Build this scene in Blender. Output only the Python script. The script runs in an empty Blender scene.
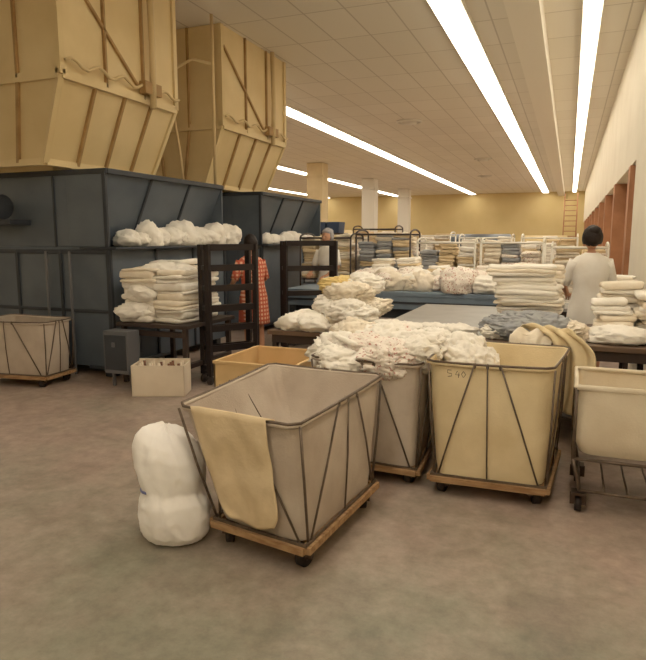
import bpy, math, random
from mathutils import Vector, Matrix, noise
import bmesh
random.seed(7)
R=random.uniform
sc=bpy.context.scene
sc.view_settings.view_transform='Standard'
sc.view_settings.look='None'
sc.view_settings.exposure=0.05
sc.view_settings.gamma=1.10

def lin(c):
    r=[]
    for x in c:
        x=x/255.0
        r.append(x/12.92 if x<=0.04045 else ((x+0.055)/1.055)**2.4)
    return (r[0],r[1],r[2],1.0)

# ---------------------------------------------------------------- materials
def mat(name,col,rough=0.8,col2=None,nscale=3.0,bump=0.0,bscale=60.0,metal=0.0,emit=None,estr=1.0,spec=0.3,detail=4.0,lo=0.35,hi=0.65,stretch=None,bdist=.01):
    m=bpy.data.materials.new(name); m.use_nodes=True
    nt=m.node_tree; n=nt.nodes; l=nt.links
    b=n['Principled BSDF']
    b.inputs['Base Color'].default_value=lin(col)
    b.inputs['Roughness'].default_value=rough
    b.inputs['Metallic'].default_value=metal
    b.inputs['Specular IOR Level'].default_value=spec
    tc=n.new('ShaderNodeTexCoord')
    src=tc.outputs['Object']
    if stretch:
        mp=n.new('ShaderNodeMapping'); mp.inputs['Scale'].default_value=stretch
        l.new(src,mp.inputs['Vector']); src=mp.outputs['Vector']
    if col2 is not None:
        no=n.new('ShaderNodeTexNoise'); no.inputs['Scale'].default_value=nscale; no.inputs['Detail'].default_value=detail
        l.new(src,no.inputs['Vector'])
        cr=n.new('ShaderNodeValToRGB')
        cr.color_ramp.elements[0].position=lo; cr.color_ramp.elements[0].color=lin(col)
        cr.color_ramp.elements[1].position=hi; cr.color_ramp.elements[1].color=lin(col2)
        l.new(no.outputs['Fac'],cr.inputs['Fac']); l.new(cr.outputs['Color'],b.inputs['Base Color'])
    if bump>0:
        nb=n.new('ShaderNodeTexNoise'); nb.inputs['Scale'].default_value=bscale; nb.inputs['Detail'].default_value=3
        l.new(src,nb.inputs['Vector'])
        bp=n.new('ShaderNodeBump'); bp.inputs['Strength'].default_value=bump; bp.inputs['Distance'].default_value=bdist
        l.new(nb.outputs['Fac'],bp.inputs['Height']); l.new(bp.outputs['Normal'],b.inputs['Normal'])
    if emit is not None:
        b.inputs['Emission Color'].default_value=lin(emit); b.inputs['Emission Strength'].default_value=estr
    return m

M={}
M['canvas_grey']=mat('canvas_grey',(202,187,171),.95,(184,167,151),4,.25,90)
M['steel']=mat('painted_steel_rod',(112,96,84),.5,(92,78,66),20,metal=.4)
M['canvas_cream']=mat('canvas_cream',(234,214,174),.95,(219,197,155),4,.25,90)
M['canvas_white']=mat('canvas_white',(238,224,200),.95,(224,208,182),4,.2,90)
M['wood']=mat('deck_wood',(180,144,104),.75,(144,108,74),6,.1,30,stretch=(1,8,8))
M['rubber']=mat('rubber_black',(45,36,34),.6)
M['caster']=mat('caster_metal',(80,66,58),.4,metal=.6)
M['ink']=mat('marker_ink',(90,66,58),.8)
LB=dict(bump=.6,bscale=9,bdist=.03)
M['linen']=mat('linen_white',(251,244,234),.95,(243,235,223),6,**LB)
M['linen2']=mat('linen_ivory',(246,234,216),.95,(235,220,198),6,**LB)
M['linen_y']=mat('linen_yellow',(240,212,146),.95,(226,196,128),5,**LB)
M['linen_b']=mat('linen_bluegrey',(172,172,172),.95,(150,152,158),5,**LB)
M['linen_p']=mat('linen_print',(244,232,220),.95,(196,142,128),42,lo=.6,hi=.66,detail=1,**LB)
M['linen_t']=mat('linen_tan',(228,205,168),.95,(214,189,150),6,.3,30)
M['bag']=mat('bag_white',(253,248,243),.85,(247,240,234),4,bump=.4,bscale=7,bdist=.03)
M['blue']=mat('machine_blue_steel',(92,100,110),.4,(78,87,98),2,.03,8,spec=.4)
M['blue_d']=mat('machine_blue_dark',(56,60,68),.5,(46,50,57),3)
M['benchblue']=mat('bench_blue',(126,142,160),.45,(112,128,146),3)
M['hop']=mat('hopper_beige',(229,205,156),.55,(217,191,140),1.5,.03,6)
M['hoprib']=mat('hopper_rib',(180,144,96),.6,(158,122,78),5)
M['black']=mat('rack_black',(36,28,28),.5)
M['cardboard']=mat('carton_white',(236,220,198),.9,(224,206,182),3)
M['bottle']=mat('bottle_brown',(120,76,52),.4)
M['fibre']=mat('fibreboard_tan',(226,190,138),.8,(210,174,122),3)
M['tabletop']=mat('table_grey_laminate',(158,154,149),.4,(146,142,137),4,spec=.45)
M['tablewood']=mat('table_brown',(110,88,72),.5,(90,70,58),4)
M['leg']=mat('leg_dark',(60,48,44),.5)
M['panelgrey']=mat('control_grey',(100,100,104),.5)
M['skin']=mat('skin',(200,146,116),.6)
M['hair']=mat('hair_dark',(30,20,18),.6,bump=.6,bscale=60)
M['hairg']=mat('hair_grey',(165,160,162),.7,bump=.6,bscale=60)
M['uniform']=mat('uniform_white',(246,240,232),.9,(236,228,218),6,.2,20)
M['lips']=mat('lips',(160,80,72),.5)
M['eye']=mat('eye_dark',(30,22,20),.3)
M['shoe']=mat('shoe_white',(215,208,198),.5)
M['col']=mat('column_beige',(228,208,168),.7,(216,194,152),2)
M['colw']=mat('column_white',(234,228,216),.7)
M['brown']=mat('pilaster_brown',(182,128,94),.6,(162,110,78),3)
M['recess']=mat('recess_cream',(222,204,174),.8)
M['wallw']=mat('wall_paint_white',(238,228,209),.85,(230,219,199),1.2,.05,40)
M['wally']=mat('wall_paint_mustard',(218,195,142),.85,(208,184,130),.5,.05,30)
M['beam']=mat('beam_white',(244,236,220),.7)
M['housing']=mat('fixture_housing',(225,218,205),.5)
M['tube']=mat('fluorescent_diffuser',(255,248,230),.5,emit=(255,244,220),estr=8.8)
M['pipe']=mat('pipe_beige',(214,188,140),.5)
M['yel']=mat('bin_yellow',(226,170,60),.6)
M['blu']=mat('bin_blue',(58,72,100),.6)
M['bluestripe']=mat('stripe_blue',(110,116,166),.9)

def plaid():
    m=mat('dress_red_plaid',(190,70,48),.9)
    nt=m.node_tree;n=nt.nodes;l=nt.links;b=n['Principled BSDF']
    tc=n.new('ShaderNodeTexCoord')
    w=[]
    for d in ('X','Z'):
        t=n.new('ShaderNodeTexWave'); t.wave_type='BANDS'; t.bands_direction=d; t.inputs['Scale'].default_value=6
        l.new(tc.outputs['Object'],t.inputs['Vector']); w.append(t)
    a=n.new('ShaderNodeMath'); a.operation='MULTIPLY'
    l.new(w[0].outputs['Fac'],a.inputs[0]); l.new(w[1].outputs['Fac'],a.inputs[1])
    cr=n.new('ShaderNodeValToRGB')
    cr.color_ramp.elements[0].position=.15; cr.color_ramp.elements[0].color=lin((190,90,68))
    cr.color_ramp.elements[1].position=.6; cr.color_ramp.elements[1].color=lin((228,178,146))
    l.new(a.outputs[0],cr.inputs['Fac']); l.new(cr.outputs['Color'],b.inputs['Base Color'])
    return m
M['plaid']=plaid()

def floor_mat():
    m=mat('floor_concrete',(150,118,100),.5,spec=.35)
    nt=m.node_tree;n=nt.nodes;l=nt.links;b=n['Principled BSDF']
    tc=n.new('ShaderNodeTexCoord')
    n1=n.new('ShaderNodeTexNoise'); n1.inputs['Scale'].default_value=.9; n1.inputs['Detail'].default_value=7; n1.inputs['Roughness'].default_value=.68
    n2=n.new('ShaderNodeTexNoise'); n2.inputs['Scale'].default_value=11; n2.inputs['Detail'].default_value=9; n2.inputs['Roughness'].default_value=.75
    n3=n.new('ShaderNodeTexNoise'); n3.inputs['Scale'].default_value=2.2; n3.inputs['Detail'].default_value=6; n3.inputs['Distortion'].default_value=1.2
    for k in (n1,n2,n3): l.new(tc.outputs['Object'],k.inputs['Vector'])
    sx=n.new('ShaderNodeSeparateXYZ'); l.new(tc.outputs['Object'],sx.inputs[0])
    # worn greenish sealer near the aisle fades to bare concrete
    mr=n.new('ShaderNodeMapRange'); mr.inputs['From Min'].default_value=1.9; mr.inputs['From Max'].default_value=3.6
    mr.inputs['To Min'].default_value=-.12; mr.inputs['To Max'].default_value=.12
    l.new(sx.outputs['Y'],mr.inputs['Value'])
    ad=n.new('ShaderNodeMath'); ad.operation='ADD'
    l.new(n1.outputs['Fac'],ad.inputs[0]); l.new(mr.outputs[0],ad.inputs[1])
    cr=n.new('ShaderNodeValToRGB')
    cr.color_ramp.elements[0].position=.34; cr.color_ramp.elements[0].color=lin((150,145,128))
    cr.color_ramp.elements[1].position=.66; cr.color_ramp.elements[1].color=lin((182,159,146))
    l.new(ad.outputs[0],cr.inputs['Fac'])
    cr2=n.new('ShaderNodeValToRGB')
    cr2.color_ramp.elements[0].position=.3; cr2.color_ramp.elements[0].color=(.62,.62,.62,1)
    cr2.color_ramp.elements[1].position=.68; cr2.color_ramp.elements[1].color=(1,1,1,1)
    l.new(n2.outputs['Fac'],cr2.inputs['Fac'])
    cr3=n.new('ShaderNodeValToRGB')
    cr3.color_ramp.elements[0].position=.34; cr3.color_ramp.elements[0].color=(.78,.77,.76,1)
    cr3.color_ramp.elements[1].position=.55; cr3.color_ramp.elements[1].color=(1,1,1,1)
    l.new(n3.outputs['Fac'],cr3.inputs['Fac'])
    mx=n.new('ShaderNodeMix'); mx.data_type='RGBA'; mx.blend_type='MULTIPLY'; mx.inputs['Factor'].default_value=1
    l.new(cr.outputs['Color'],mx.inputs['A']); l.new(cr2.outputs['Color'],mx.inputs['B'])
    my=n.new('ShaderNodeMix'); my.data_type='RGBA'; my.blend_type='MULTIPLY'; my.inputs['Factor'].default_value=1
    l.new(mx.outputs['Result'],my.inputs['A']); l.new(cr3.outputs['Color'],my.inputs['B'])
    l.new(my.outputs['Result'],b.inputs['Base Color'])
    bp=n.new('ShaderNodeBump'); bp.inputs['Strength'].default_value=.15; bp.inputs['Distance'].default_value=.01
    l.new(n2.outputs['Fac'],bp.inputs['Height']); l.new(bp.outputs['Normal'],b.inputs['Normal'])
    return m
def ceil_mat():
    m=mat('ceiling_tiles',(214,198,176),.9)
    nt=m.node_tree;n=nt.nodes;l=nt.links;b=n['Principled BSDF']
    tc=n.new('ShaderNodeTexCoord')
    br=n.new('ShaderNodeTexBrick'); br.offset=0.0
    br.inputs['Color1'].default_value=lin((238,230,214)); br.inputs['Color2'].default_value=lin((232,224,207))
    br.inputs['Mortar'].default_value=lin((203,192,174))
    br.inputs['Scale'].default_value=1; br.inputs['Mortar Size'].default_value=.012
    br.inputs['Brick Width'].default_value=.61; br.inputs['Row Height'].default_value=1.22
    l.new(tc.outputs['Object'],br.inputs['Vector']); l.new(br.outputs['Color'],b.inputs['Base Color'])
    return m
M['floor']=floor_mat(); M['ceil']=ceil_mat()

# ---------------------------------------------------------------- builder
_ico={}
def ico(n):
    if n not in _ico:
        bm=bmesh.new(); bmesh.ops.create_icosphere(bm,subdivisions=n,radius=1)
        bm.verts.ensure_lookup_table()
        _ico[n]=([v.co.copy() for v in bm.verts],[[v.index for v in f.verts] for f in bm.faces]); bm.free()
    return _ico[n]
def ridge(p):
    q=p+0.6*Vector((noise.noise(p*1.3),noise.noise(p*1.3+Vector((7,3,1))),noise.noise(p*1.3+Vector((2,9,5)))))
    a=1-abs(noise.noise(q))*2
    b=1-abs(noise.noise(q*2.1+Vector((3,1,8))))*2
    c=1-abs(noise.noise(q*4.3+Vector((5,2,4))))*2
    return a*.55+b*.32+c*.13
class B:
    def __init__(s): s.v=[];s.f=[];s.mi=[];s.sm=[];s.mats=[]
    def idx(s,m):
        m=M[m]
        if m not in s.mats: s.mats.append(m)
        return s.mats.index(m)
    def add(s,vs,fs,m,smooth=False):
        o=len(s.v); i=s.idx(m)
        s.v+= [tuple(v) for v in vs]
        for f in fs:
            s.f.append([o+k for k in f]); s.mi.append(i); s.sm.append(smooth)
    def box(s,x0,x1,y0,y1,z0,z1,m,T=None):
        vs=[Vector((x,y,z)) for z in (z0,z1) for y in (y0,y1) for x in (x0,x1)]
        if T: vs=[T@v for v in vs]
        s.add(vs,[[0,2,3,1],[4,5,7,6],[0,1,5,4],[2,6,7,3],[0,4,6,2],[1,3,7,5]],m)
    def hexa(s,bot,top,m):
        s.add(list(bot)+list(top),[[3,2,1,0],[4,5,6,7],[0,1,5,4],[1,2,6,5],[2,3,7,6],[3,0,4,7]],m)
    def bar(s,p0,p1,w,h,m,up=(0,0,1)):
        p0=Vector(p0);p1=Vector(p1);d=(p1-p0).normalized();u=Vector(up)
        if abs(d.dot(u))>.95:u=Vector((1,0,0))
        a=d.cross(u).normalized()*w/2;b=a.cross(d).normalized()*h/2
        s.hexa([p0-a-b,p0+a-b,p0+a+b,p0-a+b],[p1-a-b,p1+a-b,p1+a+b,p1-a+b],m)
    def tube(s,pts,r,m,seg=8,cap=True):
        pts=[Vector(p) for p in pts]; n=len(pts)
        rs=r if isinstance(r,(list,tuple)) else [r]*n
        rings=[];prev=None
        for i in range(n):
            d=(pts[min(i+1,n-1)]-pts[max(i-1,0)]).normalized()
            if prev is None:
                u=Vector((0,0,1)) if abs(d.z)<.9 else Vector((1,0,0))
                a=d.cross(u).normalized()
            else:
                a=(prev-d*prev.dot(d)).normalized()
            prev=a; b=d.cross(a)
            rings.append([pts[i]+(a*math.cos(t)+b*math.sin(t))*rs[i] for t in [2*math.pi*k/seg for k in range(seg)]])
        s.rings(rings,m,cap)
    def rings(s,rings,m,cap=True,smooth=True):
        seg=len(rings[0]);vs=[p for r in rings for p in r];fs=[]
        for i in range(len(rings)-1):
            for k in range(seg):
                k2=(k+1)%seg
                fs.append([i*seg+k,i*seg+k2,(i+1)*seg+k2,(i+1)*seg+k])
        if cap:
            fs.append([k for k in range(seg)][::-1]); fs.append([(len(rings)-1)*seg+k for k in range(seg)])
        s.add(vs,fs,m,smooth)
    def grid(s,fn,nu,nv,m,smooth=True):
        vs=[fn(i/nu,j/nv) for j in range(nv+1) for i in range(nu+1)]
        fs=[[j*(nu+1)+i,j*(nu+1)+i+1,(j+1)*(nu+1)+i+1,(j+1)*(nu+1)+i] for j in range(nv) for i in range(nu)]
        s.add(vs,fs,m,smooth)
    def blob(s,c,r,m,amp=.12,fr=2.5,sub=4,floor=None,seed=None,rot=None):
        vs,fs=ico(sub); c=Vector(c); sd=Vector((R(0,90),R(0,90),R(0,90))) if seed is None else Vector((seed,seed*2.3,seed*.7))
        a=R(0,3.14) if rot is None else rot; ca,sa=math.cos(a),math.sin(a)
        out=[]
        for v in vs:
            w=Vector((v.x*ca+v.y*sa,(-v.x*sa+v.y*ca)*.45,v.z*1.15))
            d=1+amp*ridge(w*fr+sd)+amp*.9*noise.noise(v*1.1+sd)
            p=Vector((v.x*r[0]*d,v.y*r[1]*d,v.z*r[2]*d))+c
            if floor is not None and p.z<floor: p.z=floor+ (p.z-floor)*.04
            out.append(p)
        s.add(out,fs,m,True)
    def slab(s,c,w,d,h,m,rot=0,tilt=(0,0),n=5):
        c=Vector(c); T=Matrix.Rotation(rot,3,'Z')@Matrix.Rotation(tilt[0],3,'X')@Matrix.Rotation(tilt[1],3,'Y')
        sd=Vector((R(0,90),R(0,90),R(0,90)))
        per=[]
        cr=min(w,d)*.12
        for sx,sy,a0 in ((1,1,0),(-1,1,90),(-1,-1,180),(1,-1,270)):
            for a in (0,30,60,90):
                t=math.radians(a0+a); per.append(Vector((sx*(w/2-cr)+cr*math.cos(t),sy*(d/2-cr)+cr*math.sin(t),0)))
            nx={0:(-1,1),90:(-1,-1),180:(1,-1),270:(1,1)}[a0]
            p=per[-1]; q=Vector((nx[0]*(w/2-cr),nx[1]*(d/2-cr),0))
            if a0 in(0,180): q.y=p.y
            else: q.x=p.x
            for k in (1,2): per.append(p.lerp(q,k/3))
        rings=[]
        for zf,ins in ((0,.02),(.18,.003),(.5,0),(.82,.003),(1,.02)):
            ring=[]
            for p in per:
                L=p.length; q=p*(1-ins/L)
                nz=noise.noise(q*7+sd+Vector((0,0,zf)))
                q=q*(1+.06*nz)
                q.z=(zf-.5)*h*(1+.3*noise.noise(q*5+sd))
                q.z+=.02*noise.noise(q*4+sd)
                ring.append(T@q+c+Vector((0,0,h/2)))
            rings.append(ring)
        s.rings(rings,m,True)
    def stack(s,x,y,z,w,d,H,mats,h=.03,jit=.02,rot=0):
        zz=z; dx=dy=0
        while zz<z+H:
            hh=h*R(.6,1.6)
            dx=dx*.7+R(-jit,jit);dy=dy*.7+R(-jit,jit)
            s.slab((x+dx,y+dy,zz+.006),w*R(.88,1.04),d*R(.9,1.04),hh*1.1,random.choice(mats),rot+R(-.08,.08)); zz+=hh
    def build(s,name,bevel=0,sub=0,parent=None,pivot=None,solid=0):
        me=bpy.data.meshes.new(name)
        V=[Vector(v) for v in s.v]
        if pivot is None:
            xs=[v.x for v in V];ys=[v.y for v in V];zs=[v.z for v in V]
            pivot=Vector(((min(xs)+max(xs))/2,(min(ys)+max(ys))/2,min(zs)))
        pivot=Vector(pivot)
        me.from_pydata([tuple(v-pivot) for v in V],[],s.f)
        for m in s.mats: me.materials.append(m)
        for p,i,sm in zip(me.polygons,s.mi,s.sm): p.material_index=i; p.use_smooth=sm
        me.validate(); me.update()
        o=bpy.data.objects.new(name,me); sc.collection.objects.link(o); o.location=pivot
        if bevel:
            b=o.modifiers.new('bevel','BEVEL'); b.width=bevel; b.segments=2; b.limit_method='ANGLE'; b.angle_limit=math.radians(50)
        if solid:
            q=o.modifiers.new('solid','SOLIDIFY'); q.thickness=solid
        if sub:
            q=o.modifiers.new('sub','SUBSURF'); q.levels=sub; q.render_levels=sub
        if parent: o.parent=parent
        return o

CZ=4.72
XL,XR,YB,YF=-20.0,0.78,-4.0,46.0
# ---------------------------------------------------------------- room
b=B(); b.box(XL,XR+1.2,YB,YF,-.1,0,'floor'); b.build('floor',pivot=(0,0,0))
b=B(); b.box(XL,XR+1.2,YB,YF,CZ,CZ+.1,'ceil'); b.build('ceiling',pivot=(0,0,0))
b=B(); b.box(XL-.1,XR+1.2,YF,YF+.1,-.1,CZ,'wally'); b.build('wall_far',pivot=(0,0,0))
b=B(); b.box(XL-.1,XL,YB,YF,-.1,CZ,'wally'); b.build('wall_left',pivot=(0,0,0))
b=B(); b.box(XL-.1,XR+1.2,YB-.1,YB,-.1,CZ,'wallw'); b.build('wall_back',pivot=(0,0,0))
b=B()
b.box(XR,XR+.25,YB,9.6,0,CZ,'wallw'); b.box(XR,XR+.25,9.6,YF,2.65,CZ,'wallw')
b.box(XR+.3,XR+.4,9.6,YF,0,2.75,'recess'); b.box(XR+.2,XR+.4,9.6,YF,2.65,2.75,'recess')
b.build('wall_right',pivot=(0,0,0))
b=B()
y=10.2
while y<44:
    b.box(XR-.02,XR+.3,y,y+.35,0,2.64,'brown'); b.box(XR-.04,XR+.3,y-.03,y+.38,0,.15,'brown'); y+=3.4
b.build('trim_1',pivot=(0,0,0))

for x,w,ys in ((.12,.22,YB+.3),(-1.69,.38,YB+.3),(-6.55,.40,10.85),(-12,.45,YB+.3),(-17.6,.45,YB+.3)):
    b=B(); b.box(x-w/2-.02,x+w/2+.02,ys,45.6,CZ-.07,CZ-.001,'housing'); b.box(x-w/2,x+w/2,ys+.02,45.58,CZ-.085,CZ-.065,'tube')
    b.build('fluorescent_light_fixture')
b=B(); b.box(-.90,-.5,YB+.3,45.9,CZ-.3,CZ-.001,'beam'); b.build('ceiling_beam')
for (x,y) in ((-4.2,17),(-3.4,26),(-4.2,33)):
    b=B()
    b.rings([[Vector((x+rr*math.cos(t),y+rr*math.sin(t),CZ+zz)) for t in [k*math.pi/12 for k in range(24)]] for rr,zz in ((.35,-.001),(.35,-.03),(.28,-.05),(.28,-.02),(.2,-.02),(.2,-.08),(.02,-.08))],'housing')
    b.build('ceiling_air_diffuser')
for y in (10,17.5,25,32.5,40):
    b=B(); m='col' if y<30 else 'colw'
    b.box(-10.45,-9.75,y-.35,y+.35,0,CZ-.01,m); b.box(-10.5,-9.7,y-.4,y+.4,0,.2,m); b.box(-10.5,-9.7,y-.4,y+.4,CZ-.6,CZ-.5,m)
    b.build('support_column',bevel=.02)

# ---------------------------------------------------------------- blue machines
def machine(y0,y1):
    b=B(); xf=-4.78; xb=-6.9
    b.box(xb,xf,y0,y1,.12,1.5,'blue')
    b.hexa([Vector((xb,y0,1.5)),Vector((xf-.38,y0,1.5)),Vector((xf-.38,y1,1.5)),Vector((xb,y1,1.5))],
           [Vector((xb,y0,2.34)),Vector((xf,y0,2.34)),Vector((xf,y1,2.34)),Vector((xb,y1,2.34))],'blue')
    # triangular end gussets closing the sloped hood at both ends
    for ya,yb in ((y0-.012,y0+.012),(y1-.012,y1+.012)):
        b.box(xf-.55,xf-.005,ya,yb,1.502,2.335,'blue')
    b.box(xf-.4,xf+.12,y0-.03,y1+.03,1.47,1.5,'blue_d')
    b.box(xb,xf+.02,y0-.022,y0+.02,2.3,2.36,'blue_d'); b.box(xf-.02,xf+.03,y0,y1,2.3,2.36,'blue_d')
    for x in (xb+.1,xb+.75,xf-.7,xf-.02): b.box(x-.02,x+.02,y0-.025,y0,.12,1.47,'blue_d')
    b.box(xf-.04,xf+.01,y0-.027,y0+.01,1.47,2.34,'blue_d')
    b.box(xb,xf,y0-.02,y0,1.42,1.47,'blue_d'); b.box(xb,xf,y0-.02,y0,.75,.79,'blue_d')
    n=3
    for i in range(n+1):
        y=y0+(y1-y0)*i/n
        b.box(xf,xf+.025,y-.02,y+.02,.12,1.47,'blue_d')
        if 0<i<n: b.bar((xf-.37,y,1.5),(xf+.01,y,2.34),.04,.03,'blue_d')
    b.bar((xf-.75,y0-.01,1.5),(xf-.75,y0-.01,2.3),.03,.02,'blue_d',up=(0,1,0))
    b.tube([(-6.35,y0-.28,1.95),(-6.0,y0-.28,1.95)],.14,'blue_d',16)
    b.box(-6.5,-5.9,y0-.3,y0,1.75,1.81,'blue_d')
    for y in (y0+.1,(y0+y1)/2,y1-.1):
        for x in (xb+.15,xf-.12): b.box(x-.06,x+.06,y-.06,y+.06,0,.12,'blue_d')
    b.tube([(xf-.25,y0-.12,.14),(xf+.06,y0-.12,.14),(xf+.06,y0+1,.14)],.025,'blue_d')
    return b
b=machine(5.62,8.1)
for k in range(2): b.tube([(-5.3-.35*k,5.56,0.02),(-5.3-.35*k,5.56,1.45)],.015,'panelgrey')
b.build('laundry_tumbler',bevel=.008)
b=machine(9.35,12.0); b.build('laundry_tumbler',bevel=.008)

# ---------------------------------------------------------------- hoppers
def hopper(y0,y1):
    b=B(); xf,xb=-4.95,-7.2; z=3.27; zb=2.42
    b.box(xb,xf,y0,y1,z,CZ-.002,'hop')
    bx,bxb,by0,by1=-5.35,-6.8,y0+.12,y1-.02
    bot=[Vector((bxb,by0,zb)),Vector((bx,by0,zb)),Vector((bx,by1,zb)),Vector((bxb,by1,zb))]
    top=[Vector((xb,y0,z)),Vector((xf,y0,z)),Vector((xf,y1,z)),Vector((xb,y1,z))]
    b.hexa(bot,top,'hop')
    for (zz,h,a) in ((z,.09,top),(zb,.07,bot)):
        for i in range(4):
            p=a[i].copy();q=a[(i+1)%4].copy();p.z=q.z=zz
            b.bar(p,q,.07,h,'hop')
    for i in range(4):
        b.bar(bot[i],top[i],.06,.06,'hop')
    for c in top: b.bar(c,(c.x,c.y,CZ-.01),.07,.07,'hop')
    for face in ((1,2),(0,1)):
        A,Bq=bot[face[0]],bot[face[1]];C,D=top[face[0]],top[face[1]]
        nrm=(Bq-A).cross(C-A).normalized()*.015
        for k in range(1,4):
            t=k/4; b.bar(A.lerp(Bq,t)+nrm,C.lerp(D,t)+nrm,.035,.04,'hoprib',up=nrm.normalized())
    for k in range(1,3):
        y=y0+(y1-y0)*k/3; b.bar((xf+.015,y,z),(xf+.015,y,CZ-.01),.03,.04,'hoprib')
    for k in range(1,4):
        x=xb+(xf-xb)*k/4; b.bar((x,y0-.015,z),(x,y0-.015,CZ-.01),.04,.03,'hoprib')
    b.bar((xf+.02,y0+.05,CZ-.3),(xf+.02,y0+(y1-y0)*.62,z+.12),.03,.03,'hoprib',up=(1,0,0))
    pts=[(xf+.07,y0+(y1-y0)*t/24,z+.13+.04*math.sin(t*1.3)) for t in range(25)]
    b.tube(pts,.018,'pipe',6)
    b.tube([(xf+.1,y0+.7*(y1-y0),z-.1),(xf+.12,y0+.7*(y1-y0),z+.6),(xf+.1,y0+.7*(y1-y0),CZ-.02)],.04,'pipe')
    b.box(xf+.03,xf+.12,y0+.62*(y1-y0),y0+.78*(y1-y0),z+.06,z+.2,'hoprib')
    return b
b=hopper(5.22,7.22); b.box(-6.7,-5.5,5.6,6.9,2.36,2.46,'hop'); b.build('overhead_lint_hopper')
b=hopper(8.43,10.62); b.box(-6.7,-5.5,9.4,10.4,2.36,2.46,'hop'); b.build('overhead_lint_hopper')
b=B()
b.tube([(-4.86,8.05,CZ-.01),(-4.86,8.05,3.9),(-4.86,8.05,2.36)],.024,'pipe')
b.tube([(-5.4,8.05,2.36)]+[(-5.4,8.05-.06*t,2.5+.25*t) for t in range(1,6)]+[(-5.3,7.75,3.95),(-5.1,7.9,4.1),(-4.88,8.05,4.05)],.02,'pipe')
b.build('conduit_pipe')

# ---------------------------------------------------------------- linen on ledges / tables
b=B()
for i in range(16):
    y=6.12+i*.148; r=R(.11,.17)
    b.blob((-4.9+R(-.03,.06),y,1.5+r*.62),(r*1.1,r*1.1,r*(.75+.5*(i%5==2 or i>11))),'linen',.35,2.6,4,floor=1.502)
b.build('linen_pile')
b=B()
for i in range(8): 
    r=R(.09,.14); b.blob((-4.88,9.7+i*.27,1.5+r*.6),(r,r*1.3,r),'linen',.25,2.4,3,floor=1.502)
b.build('linen_pile')

b=B()
b.box(-4.62,-3.70,5.48,6.5,.64,.68,'leg')
for x in (-4.56,-3.76):
    for y in (5.54,6.44): b.box(x-.025,x+.025,y-.025,y+.025,0,.64,'leg')
b.box(-4.56,-3.76,5.52,5.56,.54,.6,'leg'); b.box(-3.79,-3.73,5.54,6.44,.2,.25,'leg')
b.build('side_table',bevel=.004)
b=B()
LW=['linen','linen','linen','linen2']
for (x,y,H,w,d) in ((-4.37,5.72,.56,.46,.4),(-4.02,5.76,.52,.38,.42),(-4.36,6.2,.6,.48,.4),(-4.02,6.22,.55,.40,.4)):
    b.stack(x,y,.682,w,d,H,LW,.05,.035)
for (x,y,z,r) in ((-4.2,5.8,1.24,.19),(-4.4,5.6,.80,.2),(-4.04,5.9,1.22,.18),(-4.35,5.62,1.0,.17)): b.blob((x,y,z),(r,r*.8,.08),'linen',.35,2.8,4)
b.build('towel_stack')
b=B(); b.box(-4.60,-4.28,5.24,5.44,.16,.62,'panelgrey'); b.box(-4.58,-4.30,5.23,5.24,.2,.58,'blue_d')
b.box(-4.48,-4.44,5.22,5.235,.45,.5,'panelgrey'); b.tube([(-4.56,5.34,.16),(-4.56,5.34,0)],.02,'panelgrey'); b.tube([(-4.32,5.34,.16),(-4.32,5.34,0)],.02,'panelgrey')
b.build('electrical_control_box',bevel=.006)
T=Matrix.Translation((-3.87,5.25,0))@Matrix.Rotation(.36,4,'Z')
b=B(); w,d,h=.27,.15,.32
b.box(-w,w,-d,-d+.01,0,h,'cardboard',T); b.box(-w,w,d-.01,d,0,h+.02,'cardboard',T)
b.box(-w,-w+.01,-d,d,0,h,'cardboard',T); b.box(w-.01,w,-d,d,0,h,'cardboard',T); b.box(-w,w,-d,d,0,.01,'cardboard',T)
for i in range(5):
    for j in range(3):
        p=T@Vector((-.2+i*.1,-.08+j*.08,0)); b.tube([p+Vector((0,0,.02)),p+Vector((0,0,.25)),p+Vector((0,0,.29)),p+Vector((0,0,.33))],[.035,.035,.015,.014],random.choice(['bottle','cardboard','cardboard']),8)
b.build('cardboard_box')

# ---------------------------------------------------------------- ladder racks
def rack(p0,p1,H,depth=.25,N=6):
    b=B(); p0=Vector(p0);p1=Vector(p1); d=(p1-p0); L=d.length; d.normalize(); n=Vector((-d.y,d.x,0))*depth
    for a in (p0,p1,p0+n,p1+n): b.bar((a.x,a.y,.1),(a.x,a.y,H),.055,.055,'black')
    for i in range(N):
        z=.18+(H-.21)*i/(N-1)
        for q in (Vector((0,0,0)),n):
            a=p0+q;c=p1+q; b.bar((a.x,a.y,z),(c.x,c.y,z),.03,.07 if q.length==0 else .04,'black')
        for q in (p0,p1): 
            a=q;c=q+n; b.bar((a.x,a.y,z),(c.x,c.y,z),.03,.05,'black')
    for a in (p0,p1,p0+n,p1+n):
        b.tube([(a.x-.015,a.y,.05),(a.x+.015,a.y,.05)],.05,'rubber',14)
    return b
rack((-3.59,5.74,0),(-3.26,6.20,0),1.53,.18,7).build('ladder_rack')
rack((-3.55,7.62,0),(-2.98,8.02,0),1.56,.2,5).build('ladder_rack')

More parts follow.
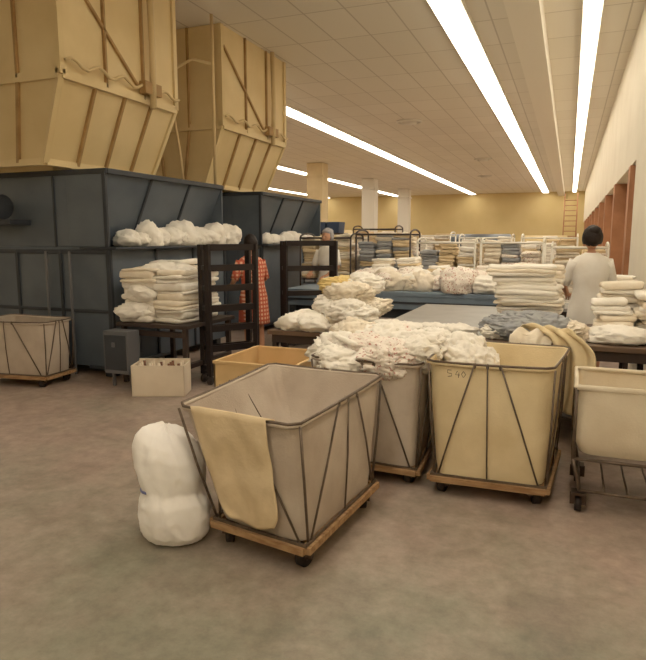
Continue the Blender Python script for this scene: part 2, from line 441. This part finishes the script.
# ---------------------------------------------------------------- laundry carts
def caster(b,x,y,r=.055,top=.14,ang=0):
    c,s_=math.cos(ang),math.sin(ang)
    b.tube([(x-.018*c,y-.018*s_,r),(x+.018*c,y+.018*s_,r)],r,'rubber',18)
    b.tube([(x-.022*c,y-.022*s_,r),(x+.022*c,y+.022*s_,r)],r*.35,'caster',10)
    for q in (-1,1):
        b.bar((x+q*.028*c,y+q*.028*s_,r*.8),(x+q*.028*c,y+q*.028*s_,top-.01),.006,.035,'caster')
    b.box(x-.04,x+.04,y-.04,y+.04,top-.015,top,'caster')
def cart(rim,bot,zr,zb,m,sag=.02,rods=True,wr=.014):
    """rim/bot: 4 xy corners near-left, near-right, far-right, far-left"""
    b=B(); rim=[Vector((p[0],p[1],zr)) for p in rim]; bot=[Vector((p[0],p[1],zb)) for p in bot]
    N=18; NV=16; cen=sum(rim,Vector())/4; cenb=sum(bot,Vector())/4
    sd=Vector((R(0,50),R(0,50),0))
    def peri(cs,side,t): return cs[side].lerp(cs[(side+1)%4],t)
    rings=[]
    for j in range(NV+1):
        f=j/NV; ring=[]
        for side in range(4):
            for k in range(N):
                t=k/N
                a=peri(rim,side,t);q=peri(bot,side,t); p=a.lerp(q,f)
                ctr=cen.lerp(cenb,f); out=(p-ctr); out.z=0; out.normalize()
                w=math.sin(math.pi*t)
                bul=wr*1.6*math.sin(math.pi*f)*w + wr*ridge(Vector((p.x*3,p.y*3,p.z*2))+sd)*min(1,4*f)*(.3+.7*w)
                p=p-out*(.012)+out*bul
                cd=min(t,1-t)*((rim[side]-rim[(side+1)%4]).length)
                if cd<.06: p-=out*(.03*(1-cd/.06))
                if j==0: p.z-=sag*w*.3
                ring.append(p)
        rings.append(ring)
    b.rings(rings,m,cap=False)
    last=rings[-1]; o=[Vector(p) for p in last]; c=sum(o,Vector())/len(o)
    r2=[c.lerp(p,.6)+Vector((0,0,.01)) for p in o]; r3=[c.lerp(p,.1)+Vector((0,0,.012)) for p in o]
    b.rings([o,r2,r3],m,cap=False); b.add(r3,[list(range(len(r3)))],m)
    loop=[]
    for side in range(4):
        L=(rim[side]-rim[(side+1)%4]).length
        for t in (.045/L,.25,.5,.75,1-.045/L):
            p=peri(rim,side,t); p=p.copy(); p.z-=sag*.3*math.sin(math.pi*t); loop.append(p)
    b.tube(loop+[loop[0]],.013,m,8)
    b.tube([p+Vector((0,0,.013))+(p-cen).normalized()*.006 for p in loop+[loop[0]]],.008,'steel',8)
    if rods:
        def rod(p,q,r=.006):
            out=((p+q)/2-cen);out.z=0;out.normalize(); b.tube([p+out*.016,(p+q)/2+out*(.024),q+out*.016],r,'steel',6)
        for i in range(4):
            A,C=rim[i],rim[(i+1)%4];a,c=bot[i],bot[(i+1)%4]
            rod(A.lerp(C,.03),a.lerp(c,.03),.007)
            mid=A.lerp(C,.5)
            rod(mid,a.lerp(c,.5),.005)
            rod(A.lerp(C,.40),a.lerp(c,.05)); rod(A.lerp(C,.60),a.lerp(c,.95))
        for i in range(4):
            for t in (.4,.5,.6):
                p=peri(rim,i,t); out=(p-cen);out.z=0;out.normalize()
                b.blob(p+out*.010,(.011,.011,.02),'steel',.05,2,1)
    dd=[cenb+(p-cenb)*1.05 for p in bot]
    for i in range(4):
        p=dd[i].copy();q=dd[(i+1)%4].copy();p.z=q.z=zb-.022
        b.bar(p,q,.05,.035,'wood')
        p.z=q.z=zb-.001; b.bar(p,q,.012,.02,'steel')
    for k in range(1,7):
        t=k/7; p=dd[0].lerp(dd[3],t);q=dd[1].lerp(dd[2],t); p.z=q.z=zb-.02; b.bar(p,q,.09,.018,'wood')
    for p in bot:
        q=cenb+(p-cenb)*.86; caster(b,q.x,q.y,.052,zb-.035,R(-.6,.6))
    return b
b=cart([(-1.85,2.64),(-1.13,2.53),(-1.06,3.72),(-1.88,3.78)],[(-1.64,2.66),(-1.10,2.56),(-1.03,3.42),(-1.6,3.52)],.73,.15,'canvas_grey')
b.build('laundry_cart')
b=B()
A=Vector((-1.85,2.64,.73));C=Vector((-1.13,2.53,.73));a=Vector((-1.64,2.66,.15));c=Vector((-1.10,2.56,.15))
out=Vector((-.18,-.98,0)).normalized()
def tw(u,v):
    s=-.08+v*1.0
    if s<0:
        return A.lerp(C,.16+.64*u)-out*.03+Vector((0,0,s*.6+.02))
    f=s
    lo=.16+.06*f; hi=.80
    if f>.78:
        k=((f-.78)/.14)**2*.06; lo+=k; hi-=k
    t=lo+(hi-lo)*u
    p=A.lerp(C,t).lerp(a.lerp(c,t),f*.97)
    wv=.010*math.sin(u*9+1.5*f)*(.4+f)+.012*noise.noise(Vector((u*5,f*4,2)))
    return p+out*(.036+wv+.01*f)+Vector((0,0,.032*(1-min(1,f*8))-.03*math.sin(math.pi*u)*max(0,f)*.8))
b.grid(tw,28,34,'linen_t'); b.build('hanging_towel',solid=.006)

cart([(-1.62,3.88),(-.86,3.86),(-.84,4.75),(-1.64,4.75)],[(-1.5,3.84),(-.86,3.80),(-.9,4.6),(-1.5,4.6)],.78,.12,'canvas_grey').build('laundry_cart')
b=cart([(-.79,3.78),(-.05,3.80),(.04,4.62),(-.80,4.70)],[(-.72,3.74),(-.07,3.76),(-.02,4.5),(-.70,4.5)],.83,.13,'canvas_cream')
# hand-lettered number on the canvas
for st in ([(0,.03),(-.02,.03),(-.02,.015),(0,.012),(.002,0),(-.018,-.004)],[(.03,.028),(.02,.008),(.042,.008)],[(.038,.02),(.036,-.006)],[(.06,.028),(.05,.012),(.06,-.004),(.072,.012),(.06,.028)]):
    b.tube([(-.63+p[0]*1.2,3.742,.765+p[1]*1.2) for p in st],.0022,'ink',5)
b.build('laundry_cart')
cart([(-6.07,4.82),(-5.14,4.95),(-5.17,5.42),(-6.07,5.42)],[(-6.02,4.85),(-5.17,4.97),(-5.20,5.4),(-6.02,5.4)],.70,.13,'canvas_grey').build('laundry_cart')
# raised bag truck
b=B()
x0,x1,y0,y1=.085,.69,3.76,4.32
rings=[]
for f in [i/10 for i in range(11)]:
    ring=[];z=.75-.40*f
    for t in [2*math.pi*k/48 for k in range(48)]:
        cx,cy=math.cos(t),math.sin(t); e=.28
        px=math.copysign(abs(cx)**e,cx);py=math.copysign(abs(cy)**e,cy)
        sc_=1-.03*f-.10*max(0,f-.85)/.15+.02*math.sin(3.14*f)
        k2=sc_+.012*ridge(Vector((px*2,py*2,f*2)))
        ring.append(Vector(((x0+x1)/2+px*(x1-x0)/2*k2,(y0+y1)/2+py*(y1-y0)/2*k2,z)))
    rings.append(ring)
b.rings(rings,'canvas_white',cap=False)
b.add(rings[-1],[list(range(48))],'canvas_white')
cs=[(x0,y0),(x1,y0),(x1,y1),(x0,y1)]
b.tube([(p[0],p[1],.755) for p in cs]+[(x0,y0,.755)],.016,'canvas_white')
def rodc(p,q,r=.01): b.tube([p,q],r,'steel',8)
for p in cs:
    rodc((p[0],p[1],.75),(p[0],p[1],.33)); 
    cx=(x0+x1)/2+(p[0]-(x0+x1)/2)*.86
    rodc((p[0],p[1],.33),(cx,p[1],.14)); caster(b,cx,p[1]+(.04 if p[1]<4 else -.04),.045,.12)
for z in (.33,.14):
    for i in range(4):
        p,q=cs[i],cs[(i+1)%4]; k=1 if z>.2 else .86; mx=(x0+x1)/2
        rodc((mx+(p[0]-mx)*k,p[1],z),(mx+(q[0]-mx)*k,q[1],z))
for k in range(1,4):
    xx=x0+(x1-x0)*(.1+.8*k/4); rodc((xx,y0,.14),(xx,y1,.14),.006)
b.build('bag_truck')

b=B(); X0,X1,Y0,Y1,z0,z1=-2.62,-1.92,4.24,5.0,.12,.62; t=.018
b.box(X0,X1,Y0,Y0+t,z0,z1,'fibre');b.box(X0,X1,Y1-t,Y1,z0,z1,'fibre');b.box(X0,X0+t,Y0,Y1,z0,z1,'fibre');b.box(X1-t,X1,Y0,Y1,z0,z1,'fibre');b.box(X0,X1,Y0,Y1,z0,z0+t,'fibre')
b.box(X0-.006,X1+.006,Y0-.006,Y0+.02,z1-.02,z1+.004,'fibre');b.box(X0-.006,X1+.006,Y1-.02,Y1+.006,z1-.02,z1+.004,'fibre')
b.box(X0-.006,X0+.02,Y0,Y1,z1-.02,z1+.004,'fibre');b.box(X1-.02,X1+.006,Y0,Y1,z1-.02,z1+.004,'fibre')
for x in (X0+.1,X1-.1):
    for y in (Y0+.1,Y1-.1): caster(b,x,y,.045,.12)
b.build('fibreboard_box_truck',bevel=.004)

# ---------------------------------------------------------------- white laundry bag on floor
b=B()
bc=Vector((-1.90,2.66,0)); sd=Vector((3,6,9))
prof=[(0,.11),(.015,.150),(.06,.182),(.14,.192),(.22,.184),(.265,.163),(.285,.157),(.31,.163),(.38,.174),(.46,.170),(.52,.148),(.565,.11),(.592,.06),(.60,0)]
def pr(h):
    for (h0,r0),(h1,r1) in zip(prof,prof[1:]):
        if h<=h1:
            t=(h-h0)/(h1-h0); return r0+(r1-r0)*t
    return 0
rings=[];NR=70
for j in range(NR+1):
    h=.6*(1-math.cos(math.pi*j/NR))/2; r=pr(h); ring=[]
    k_=max(0,(h-.2)/.4)
    off=Vector((-.07*k_,.03*k_,0))
    for k in range(84):
        t=2*math.pi*k/84
        d=Vector((math.cos(t),math.sin(t),0))
        q=Vector((d.x*1.5,d.y*1.5,h*3.2))
        dd_=1+.09*ridge(q*1.25+sd)+.16*noise.noise(q*.8+sd)+.022*math.sin(t*13+4*noise.noise(q))*math.exp(-((h-.285)/.07)**2)
        sl=.05*math.cos(t-.3)*k_          # slumped, tilted top
        ring.append(bc+off+d*r*dd_+Vector((0,0,max(.003,h-sl*r/.17+.03*noise.noise(q*1.5)*(1 if h>.05 else 0)))))
    rings.append(ring)
b.rings(rings,'bag')
b.tube([bc+Vector((-.014+.170*math.cos(t),.008+.170*math.sin(t),.285+.010*math.sin(3*t))) for t in [k*math.pi/20 for k in range(20,29)]],.008,'bluestripe',6)
b.build('laundry_bag')

# ---------------------------------------------------------------- linens in cart B
b=B()
for (x,y,z,r,rz,m) in [(-1.5,4.2,.80,.17,.11,'linen'),(-1.45,3.98,.78,.14,.08,'linen'),(-1.28,4.15,.82,.18,.10,'linen_p'),(-1.10,4.0,.80,.15,.10,'linen_p'),
    (-.95,4.1,.83,.14,.10,'linen'),(-1.02,4.35,.84,.19,.10,'linen'),(-1.3,4.45,.85,.2,.12,'linen'),(-1.5,4.5,.85,.16,.12,'linen2'),(-.93,4.5,.85,.15,.09,'linen')]:
    b.blob((x,y,z-.03),(r,r,rz),m,.5,3.2,5)
for i in range(9): b.slab((R(-1.5,-1.0),R(4.0,4.5),R(.82,.88)),.3,.22,.03,random.choice(['linen_p','linen','linen','linen_p']),R(0,3),(R(-.4,.4),R(-.4,.4)))
b.slab((-1.12,3.93,.82),.34,.16,.02,'linen_p',.1,(.4,.1))
b.blob((-1.25,4.3,.70),(.35,.38,.12),'linen',.1,2,4)
b.build('linen_pile')
b=B()
b.blob((-.42,4.22,.50),(.33,.36,.12),'linen2',.1,2,4,floor=.3)
for (x,y,z,r,rz) in ((-.64,4.48,.78,.14,.12),(-.62,4.3,.72,.13,.12),(-.60,4.5,.62,.15,.2)): b.blob((x,y,z),(r,r,rz),'linen',.4,3,5)
b.build('linen_pile')

# ---------------------------------------------------------------- tables
def table(x0,x1,y0,y1,z,top,name='work_table',t=.04,apron='leg',ah=.08):
    b=B(); b.box(x0,x1,y0,y1,z-t,z,top)
    for x in (x0+.06,x1-.06):
        for y in (y0+.06,y1-.06): b.box(x-.025,x+.025,y-.025,y+.025,0,z-t,'leg')
    b.box(x0+.04,x1-.04,y0+.03,y0+.05,z-t-ah,z-t,apron); b.box(x0+.04,x1-.04,y1-.05,y1-.03,z-t-ah,z-t,apron)
    b.box(x0+.03,x0+.05,y0+.04,y1-.04,z-t-ah,z-t,apron); b.box(x1-.05,x1-.03,y0+.04,y1-.04,z-t-ah,z-t,apron)
    b.box(x0+.08,x1-.08,y0+.06,y1-.06,.2,.22,apron)
    return b.build(name,bevel=.004)
table(-2.62,-1.72,5.2,6.5,.74,'tablewood')
table(-1.68,-.68,5.25,7.9,.76,'tabletop')
table(-.62,.72,5.0,6.3,.80,'tablewood')
table(-.3,.72,7.6,8.25,.80,'tabletop')
b=B(); b.box(-3.9,-.4,8.35,9.35,.80,.86,'benchblue'); b.box(-3.9,-.4,8.36,8.42,.62,.80,'benchblue'); b.box(-3.88,-.42,8.34,8.36,.70,.73,'blue_d')
b.box(-3.86,-.44,8.45,9.3,.15,.62,'blue_d')
for x in (-3.8,-2.7,-1.6,-.5):
    for y in (8.42,9.28): b.box(x-.04,x+.04,y-.04,y+.04,0,.8,'blue_d')
b.build('sorting_bench',bevel=.005)
L=['linen','linen','linen2','linen_t']
b=B()
for (x,y,w,d,H) in ((-2.02,5.78,.42,.34,.24),(-1.92,5.48,.36,.26,.10),(-2.05,6.15,.42,.34,.34)): b.stack(x,y,.742,w,d,H,['linen','linen2','linen2'],.045,.04)
for (x,y,z,r,m) in ((-2.0,5.78,1.04,.21,'linen2'),(-2.17,6.05,1.10,.17,'linen_y'),(-1.95,6.1,1.12,.18,'linen'),(-1.87,5.5,.90,.19,'linen'),(-2.12,5.7,.94,.18,'linen'),(-1.82,5.85,.92,.17,'linen2')):
    b.blob((x,y,z),(r,r*.85,r*.5),m,.45,3.2,5)
for (x,y,r) in ((-2.42,5.4,.15),(-2.3,5.55,.17),(-2.45,5.8,.16),(-2.2,5.35,.14)): b.blob((x,y,.79),(r,r,.08),'linen',.4,3,4,floor=.742)
b.build('linen_pile')
b=B()
for (x,y,r) in ((-1.5,5.4,.15),(-1.3,5.38,.15),(-1.08,5.4,.16),(-.88,5.42,.14)): b.blob((x,y,.79),(r,r*.8,.06),'linen',.4,3,4,floor=.762)
b.build('linen_pile')
b=B()
for (x,y,w,d,H) in ((-.32,5.62,.54,.36,.55),(-.30,6.05,.5,.36,.5)): b.stack(x,y,.802,w,d,H,['linen','linen','linen2'],.03,.03)
b.build('towel_stack')
b=B()
for (x,y,z,rx,ry,rz,m) in ((-.38,5.2,.87,.22,.17,.09,'linen_b'),(-.16,5.16,.88,.2,.15,.10,'linen_b'),(-.27,5.26,.93,.26,.15,.07,'linen_b'),(-.52,5.2,.85,.10,.15,.06,'linen'),(.04,5.2,.86,.13,.15,.08,'linen2')):
    b.blob((x,y,z),(rx,ry,rz),m,.4,2.6,5,floor=.802)
b.build('linen_pile')
def drape(pts,w,m,amp=.02,seed=1):
    pts=[Vector(p) for p in pts]; side=Vector(w).normalized(); W=Vector(w).length
    def fn(u,v):
        s=v*(len(pts)-1);i=min(int(s),len(pts)-2);f=s-i
        P=[pts[max(0,min(len(pts)-1,i+k))] for k in (-1,0,1,2)]
        p=.5*((2*P[1])+(P[2]-P[0])*f+(2*P[0]-5*P[1]+4*P[2]-P[3])*f*f+(3*P[1]-P[0]-3*P[2]+P[3])*f**3)
        d=(pts[i+1]-pts[i]); n=d.cross(side).normalized()
        return p+side*W*(u-.5)*(1+.3*noise.noise(Vector((v*3,seed,0))))+n*(amp*math.sin(u*15+v*2+seed)+amp*noise.noise(Vector((u*5,v*5,seed))))
    b.grid(fn,34,34,m)
b=B()
drape([(-.2,4.92,.90),(-.13,4.82,.95),(-.05,4.72,.93),(.04,4.64,.875),(.085,4.60,.78),(.085,4.56,.60),(.07,4.54,.38)],(.26,-.20,.0),'canvas_cream',seed=5,amp=.014)
drape([(-.24,4.70,.78),(-.22,4.76,.90),(-.18,4.86,.92),(-.12,4.97,.86)],(.3,.06,0),'linen2',seed=8,amp=.015)
b.build('draped_sheet',solid=.008)
b=B()
for (x,y,w,d,H) in ((.36,5.5,.3,.3,.27),(.40,5.9,.34,.34,.38),(.62,5.6,.2,.34,.33)): b.stack(x,y,.802,w,d,H,['linen','linen','linen2'],.035,.03)
b.blob((.4,5.25,.85),(.2,.15,.07),'linen',.4,3,4,floor=.802)
b.build('towel_stack')
b=B()
for (x,y,w,d,H) in ((-.15,7.8,.24,.3,.3),(.55,7.85,.3,.3,.35),(.3,7.95,.25,.3,.1)): b.stack(x,y,.802,w,d,H,['linen','linen2'],.03,.02)
b.build('towel_stack')
b=B()
for i in range(34):
    x=R(-2.85,-.7); r=R(.11,.19); b.blob((x,R(8.55,9.1),.86+r*.6),(r*1.2,r*1.1,r*R(.6,1.15)),random.choice(['linen','linen','linen2','linen_p']),.4,2.8,4,floor=.862)
for i in range(5): b.stack(-2.6+i*.4,9.05,.862,.32,.3,R(.2,.42),L,.035,.03)
b.build('linen_pile')

# ---------------------------------------------------------------- rolling linen shelves
def shelfcart(x,y,w,d,H,fr,mats):
    b=B()
    for xx in (x-w/2,x+w/2):
        for yy in (y-d/2,y+d/2):
            b.tube([(xx,yy,.1),(xx,yy,H)],.016,fr,8); b.tube([(xx-.015,yy,.05),(xx+.015,yy,.05)],.05,'rubber',12)
        pts=[(xx,y-d/2,H)]+[(xx,y-d/2*math.cos(t),H+.08*math.sin(t)) for t in [math.pi*k/8 for k in range(1,8)]]+[(xx,y+d/2,H)]
        b.tube(pts,.016,fr,8)
    for yy in (y-d/2,y+d/2): b.tube([(x-w/2,yy,H),(x+w/2,yy,H)],.016,fr,8)
    for z in (.2,.88):
        b.box(x-w/2,x+w/2,y-d/2,y+d/2,z-.015,z,fr)
        n=max(2,int(w/.3))
        for k in range(n):
            xx=x-w/2+w*(k+.5)/n
            for yy in (y-d/4,y+d/4):
                b.stack(xx,yy,z+.001,w/n*.9,d*.44,R(.42,.56) if z<.5 else R(H-1.1,H-.84),[random.choice(mats),random.choice(mats)],.045,.025)
    return b.build('linen_shelf_cart')
for (x,y,w,H,fr) in ((-4.0,10.6,.95,1.60,'leg'),(-2.95,10.6,.95,1.66,'leg'),(-1.9,10.7,.95,1.52,'colw'),(-.85,10.7,.95,1.52,'colw'),(.15,10.7,.8,1.45,'colw'),
                     (-4.2,14.2,1.0,1.8,'leg'),(-3.0,14.2,1.1,1.65,'colw'),(-1.7,14.2,1.1,1.6,'colw'),(-.4,14.2,1.1,1.6,'colw')):
    shelfcart(x,y,w,.7,H,fr,['linen','linen2','linen_t','linen_t','linen_p','linen_b'] if y<12 else ['linen','linen_t'])
b=B()
for i,(x,m,z) in enumerate(((-5.95,'yel',1.72),(-5.6,'blu',1.72),(-5.25,'blu',1.72))):
    b.hexa([Vector((x-.15,14.0,z)),Vector((x+.13,14.0,z)),Vector((x+.13,14.4,z)),Vector((x-.15,14.4,z))],[Vector((x-.17,13.98,z+.26)),Vector((x+.15,13.98,z+.26)),Vector((x+.15,14.42,z+.26)),Vector((x-.17,14.42,z+.26))],m)
b.box(-6.2,-5.05,13.9,14.5,1.68,1.72,'leg')
for x in (-6.18,-5.07):
    for y in (13.92,14.48): b.box(x-.02,x+.02,y-.02,y+.02,0,1.68,'leg')
b.build('storage_bin_rack',bevel=.01)
for (x,y,w,h,m) in ((-9,22,2.4,1.9,'hop'),(-6,24,2.2,1.7,'hop'),(-3.2,24,2.2,1.75,'blue'),(-.9,26,1.6,1.7,'hop')):
    b=B(); b.box(x-w/2,x+w/2,y,y+1.2,.1,h-.25,m)
    b.rings([[Vector((xx,y+.6+.6*math.cos(t)*1,h-.3+.3*math.sin(t))) for t in [math.pi*k/12 for k in range(13)]] for xx in (x-w/2,x+w/2)],m,True)
    for q in (-.3,0,.3): b.tube([(x-w/2+.05,y-.05,.9+q),(x+w/2-.05,y-.05,.9+q)],.08,'panelgrey',12)
    for q in (-w/2+.1,w/2-.1): b.box(x+q-.1,x+q+.1,y-.1,y+1.3,0,h-.4,m)
    b.build('flatwork_ironer')
b=B()
for x in (-.4,.3): b.tube([(x,40,0),(x,40,4.2)],.04,'brown',6)
for k in range(13): b.tube([(-.4,40,.3*k+.2),(.3,40,.3*k+.2)],.03,'brown',6)
b.build('step_ladder')

# ---------------------------------------------------------------- people
def person(name,loc,face,H,cloth,hair,arms,hairstyle='short',sleeve=.5,lean=0):
    root=bpy.data.objects.new(name,None); sc.collection.objects.link(root)
    root.location=loc; root.rotation_euler=(0,0,face); k=H/1.66; root.scale=(k,k,k)
    J=[(0,0,.92),(0,.0,1.08),(0,lean*.5,1.26),(0,lean,1.41),(0,lean+.01,1.49)]
    rad=[(.135,.10),(.115,.09),(.14,.10),(.05,.05),(.045,.05)]
    E=[(0,1),(1,2),(2,3),(3,4)]
    def addj(p,r,par):
        J.append(p);rad.append(r if isinstance(r,tuple) else (r,r));E.append((par,len(J)-1));return len(J)-1
    for sx in (-1,1):
        i=addj((sx*.09,0,.84),.085,0);i=addj((sx*.10,.01,.48),.055,i);i=addj((sx*.10,-.015,.26),.05,i);i=addj((sx*.10,-.02,.09),.035,i);addj((sx*.105,.12,.04),.033,i)
    hands=[]
    for sx,(el,wr_,pm) in zip((-1,1),arms):
        i=addj((sx*.165,lean,1.345),.05,2);i=addj(el,.038,i);i=addj(wr_,.026,i);hands.append((sx,Vector(wr_),Vector(pm)))
    me=bpy.data.meshes.new('body'); me.from_pydata(J,E,[]); me.materials.append(M['skin'])
    o=bpy.data.objects.new('body',me); sc.collection.objects.link(o); o.parent=root
    sk=o.modifiers.new('skin','SKIN'); sk.use_smooth_shade=True
    for v,r in zip(me.skin_vertices[0].data,rad): v.radius=r
    me.skin_vertices[0].data[0].use_root=True
    q=o.modifiers.new('sub','SUBSURF'); q.levels=2;q.render_levels=2
    b=B(); vs,fs=ico(4); out=[]
    for v in vs:
        x,y,z=v.x*.076,v.y*.094,v.z*.115
        if z<0: x*=1-.35*(-v.z)**1.5; y*=1-.12*(-v.z)
        if v.y>.5:
            y+=.022*math.exp(-(v.x/.16)**2-((v.z+.12)/.2)**2)
            y-=.008*math.exp(-((abs(v.x)-.38)/.16)**2-((v.z-.08)/.12)**2)
            y+=.008*math.exp(-(v.x/.3)**2-((v.z+.47)/.08)**2)+.008*math.exp(-(v.x/.25)**2-((v.z+.85)/.15)**2)
        out.append(Vector((x,y+lean+.02,z+1.575)))
    b.add(out,fs,'skin',True)
    for sx in (-1,1):
        b.blob((sx*.078,lean+.01,1.565),(.012,.022,.032),'skin',.1,2,2)
        b.blob((sx*.029,lean+.02+.083,1.585),(.012,.008,.007),'eye',0,1,2)
    b.blob((0,lean+.02+.083,1.52),(.024,.008,.007),'lips',0,1,2)
    b.build('head',parent=root,pivot=(0,0,0))
    b=B(); vs,fs=ico(4); out=[]
    hr=1.0 if hairstyle=='short' else 1.08
    for v in vs:
        d=1+.07*ridge(v*3+Vector((3,3,3)))+.04*noise.noise(v*9)
        p=Vector((v.x*.09*d*hr,v.y*.104*d*hr,v.z*.118*d*hr))
        if v.y>.25 and v.z<.42: p*=.72
        if v.z<-.55: p*=.8
        out.append(p+Vector((0,lean+.003,1.593)))
    b.add(out,fs,hair,True)
    if hairstyle=='bun': b.blob((0,lean-.06,1.665),(.055,.05,.045),hair,.15,3,3)
    b.build('hair',parent=root,pivot=(0,0,0))
    b=B(); prof=[(1.435,.062,.058),(1.415,.09,.07),(1.39,.15,.082),(1.35,.185,.10),(1.30,.188,.112),(1.22,.18,.125),(1.12,.16,.115),(1.05,.155,.112),(.98,.17,.122),(.88,.195,.14),(.75,.205,.15),(.6,.215,.16),(.52,.22,.165)]
    rings=[]
    for z,a,c in prof:
        yo=lean*max(0,min(1,(z-1.0)/.4)); ring=[]
        for t in [2*math.pi*i/40 for i in range(40)]:
            w=1+.03*noise.noise(Vector((math.cos(t)*2,math.sin(t)*2,z*6)))+(.03*math.sin(t*9) if z<.9 else 0)*(1-z)
            ring.append(Vector((a*math.cos(t)*w,c*math.sin(t)*w+yo,z)))
        rings.append(ring)
    b.rings(rings,cloth,cap=False)
    for sx,(el,wr_,pm) in zip((-1,1),arms):
        sh=Vector((sx*.150,lean,1.352));e=Vector(el);w=Vector(wr_)
        pts=[sh,sh.lerp(e,.35),sh.lerp(e,.7),sh.lerp(e,.95)] ; rr=[.07,.064,.058,.055]
        if sleeve>.6: pts+=[e.lerp(w,.4),e.lerp(w,.8)]; rr+=[.048,.04]
        b.tube(pts,rr,cloth,16,cap=False)
    b.build('dress',parent=root,pivot=(0,0,0),solid=.006)
    b=B()
    for sx,w,p in hands:
        d=(p-w).normalized(); side=d.cross(Vector((0,0,1)));side=side.normalized() if side.length>.1 else Vector((1,0,0)); nn=side.cross(d)
        if nn.z>0: nn=-nn
        rings=[]
        for t,wd,th in ((-.015,.024,.02),(.02,.034,.016),(.05,.042,.015),(.085,.04,.012)):
            rings.append([w+d*t+side*wd*math.cos(2*math.pi*i/12)+nn*th*math.sin(2*math.pi*i/12) for i in range(12)])
        b.rings(rings,'skin')
        for i,(off,L_) in enumerate(((-.03,.06),(-.01,.075),(.01,.078),(.03,.066))):
            s0=w+d*.075+side*off
            b.tube([s0,s0+d*L_*.45+nn*.004,s0+d*L_*.75+nn*.018,s0+d*L_*.9+nn*.036],[.0095,.009,.008,.006],'skin',8)
        s0=w+d*.02+side*(-sx)*.03
        b.tube([s0,s0+d*.03+side*(-sx)*.025+nn*.01,s0+d*.06+side*(-sx)*.03+nn*.025],[.012,.011,.008],'skin',8)
    b.build('hands',parent=root,pivot=(0,0,0))
    b=B()
    for sx in (-1,1): b.blob((sx*.105,.055,.045),(.048,.125,.045),'shoe',.03,1,3,floor=.002)
    b.build('shoes',parent=root,pivot=(0,0,0))
    return root
person('woman_in_white_uniform',(.22,7.15,0),math.radians(12),1.67,'uniform','hair',
       [((-.25,.06,1.09),(-.16,.28,.98),(-.12,.37,.95)),((.25,.06,1.09),(.16,.28,1.0),(.12,.37,.97))],'bun')
person('woman_in_plaid_dress',(-3.76,7.10,0),math.radians(60),1.60,'plaid','hair',
       [((-.25,.08,1.1),(-.17,.3,1.02),(-.13,.38,1.0)),((.25,.08,1.1),(.17,.3,1.05),(.13,.38,1.03))],'short',lean=.06)
person('woman_with_cap',(-3.74,9.75,0),math.radians(165),1.70,'uniform','hairg',
       [((-.25,.08,1.1),(-.17,.28,.98),(-.13,.36,.95)),((.25,.08,1.1),(.17,.28,1.0),(.13,.36,.97))],'bun',lean=.03)

# ---------------------------------------------------------------- world + camera
w=bpy.data.worlds.new('world'); sc.world=w; w.use_nodes=True
w.node_tree.nodes['Background'].inputs[0].default_value=lin((220,200,170)); w.node_tree.nodes['Background'].inputs[1].default_value=.3
cam=bpy.data.cameras.new('camera'); co=bpy.data.objects.new('camera',cam); sc.collection.objects.link(co)
f=620.0
cam.sensor_fit='HORIZONTAL'; cam.sensor_width=36; cam.lens=f*36/646; cam.clip_start=.05; cam.clip_end=200
pitch=math.atan(92/f); yaw=math.atan(247/f*math.cos(pitch))
co.location=(0,0,1.6); co.rotation_euler=(math.pi/2-pitch,0,yaw)
sc.camera=co
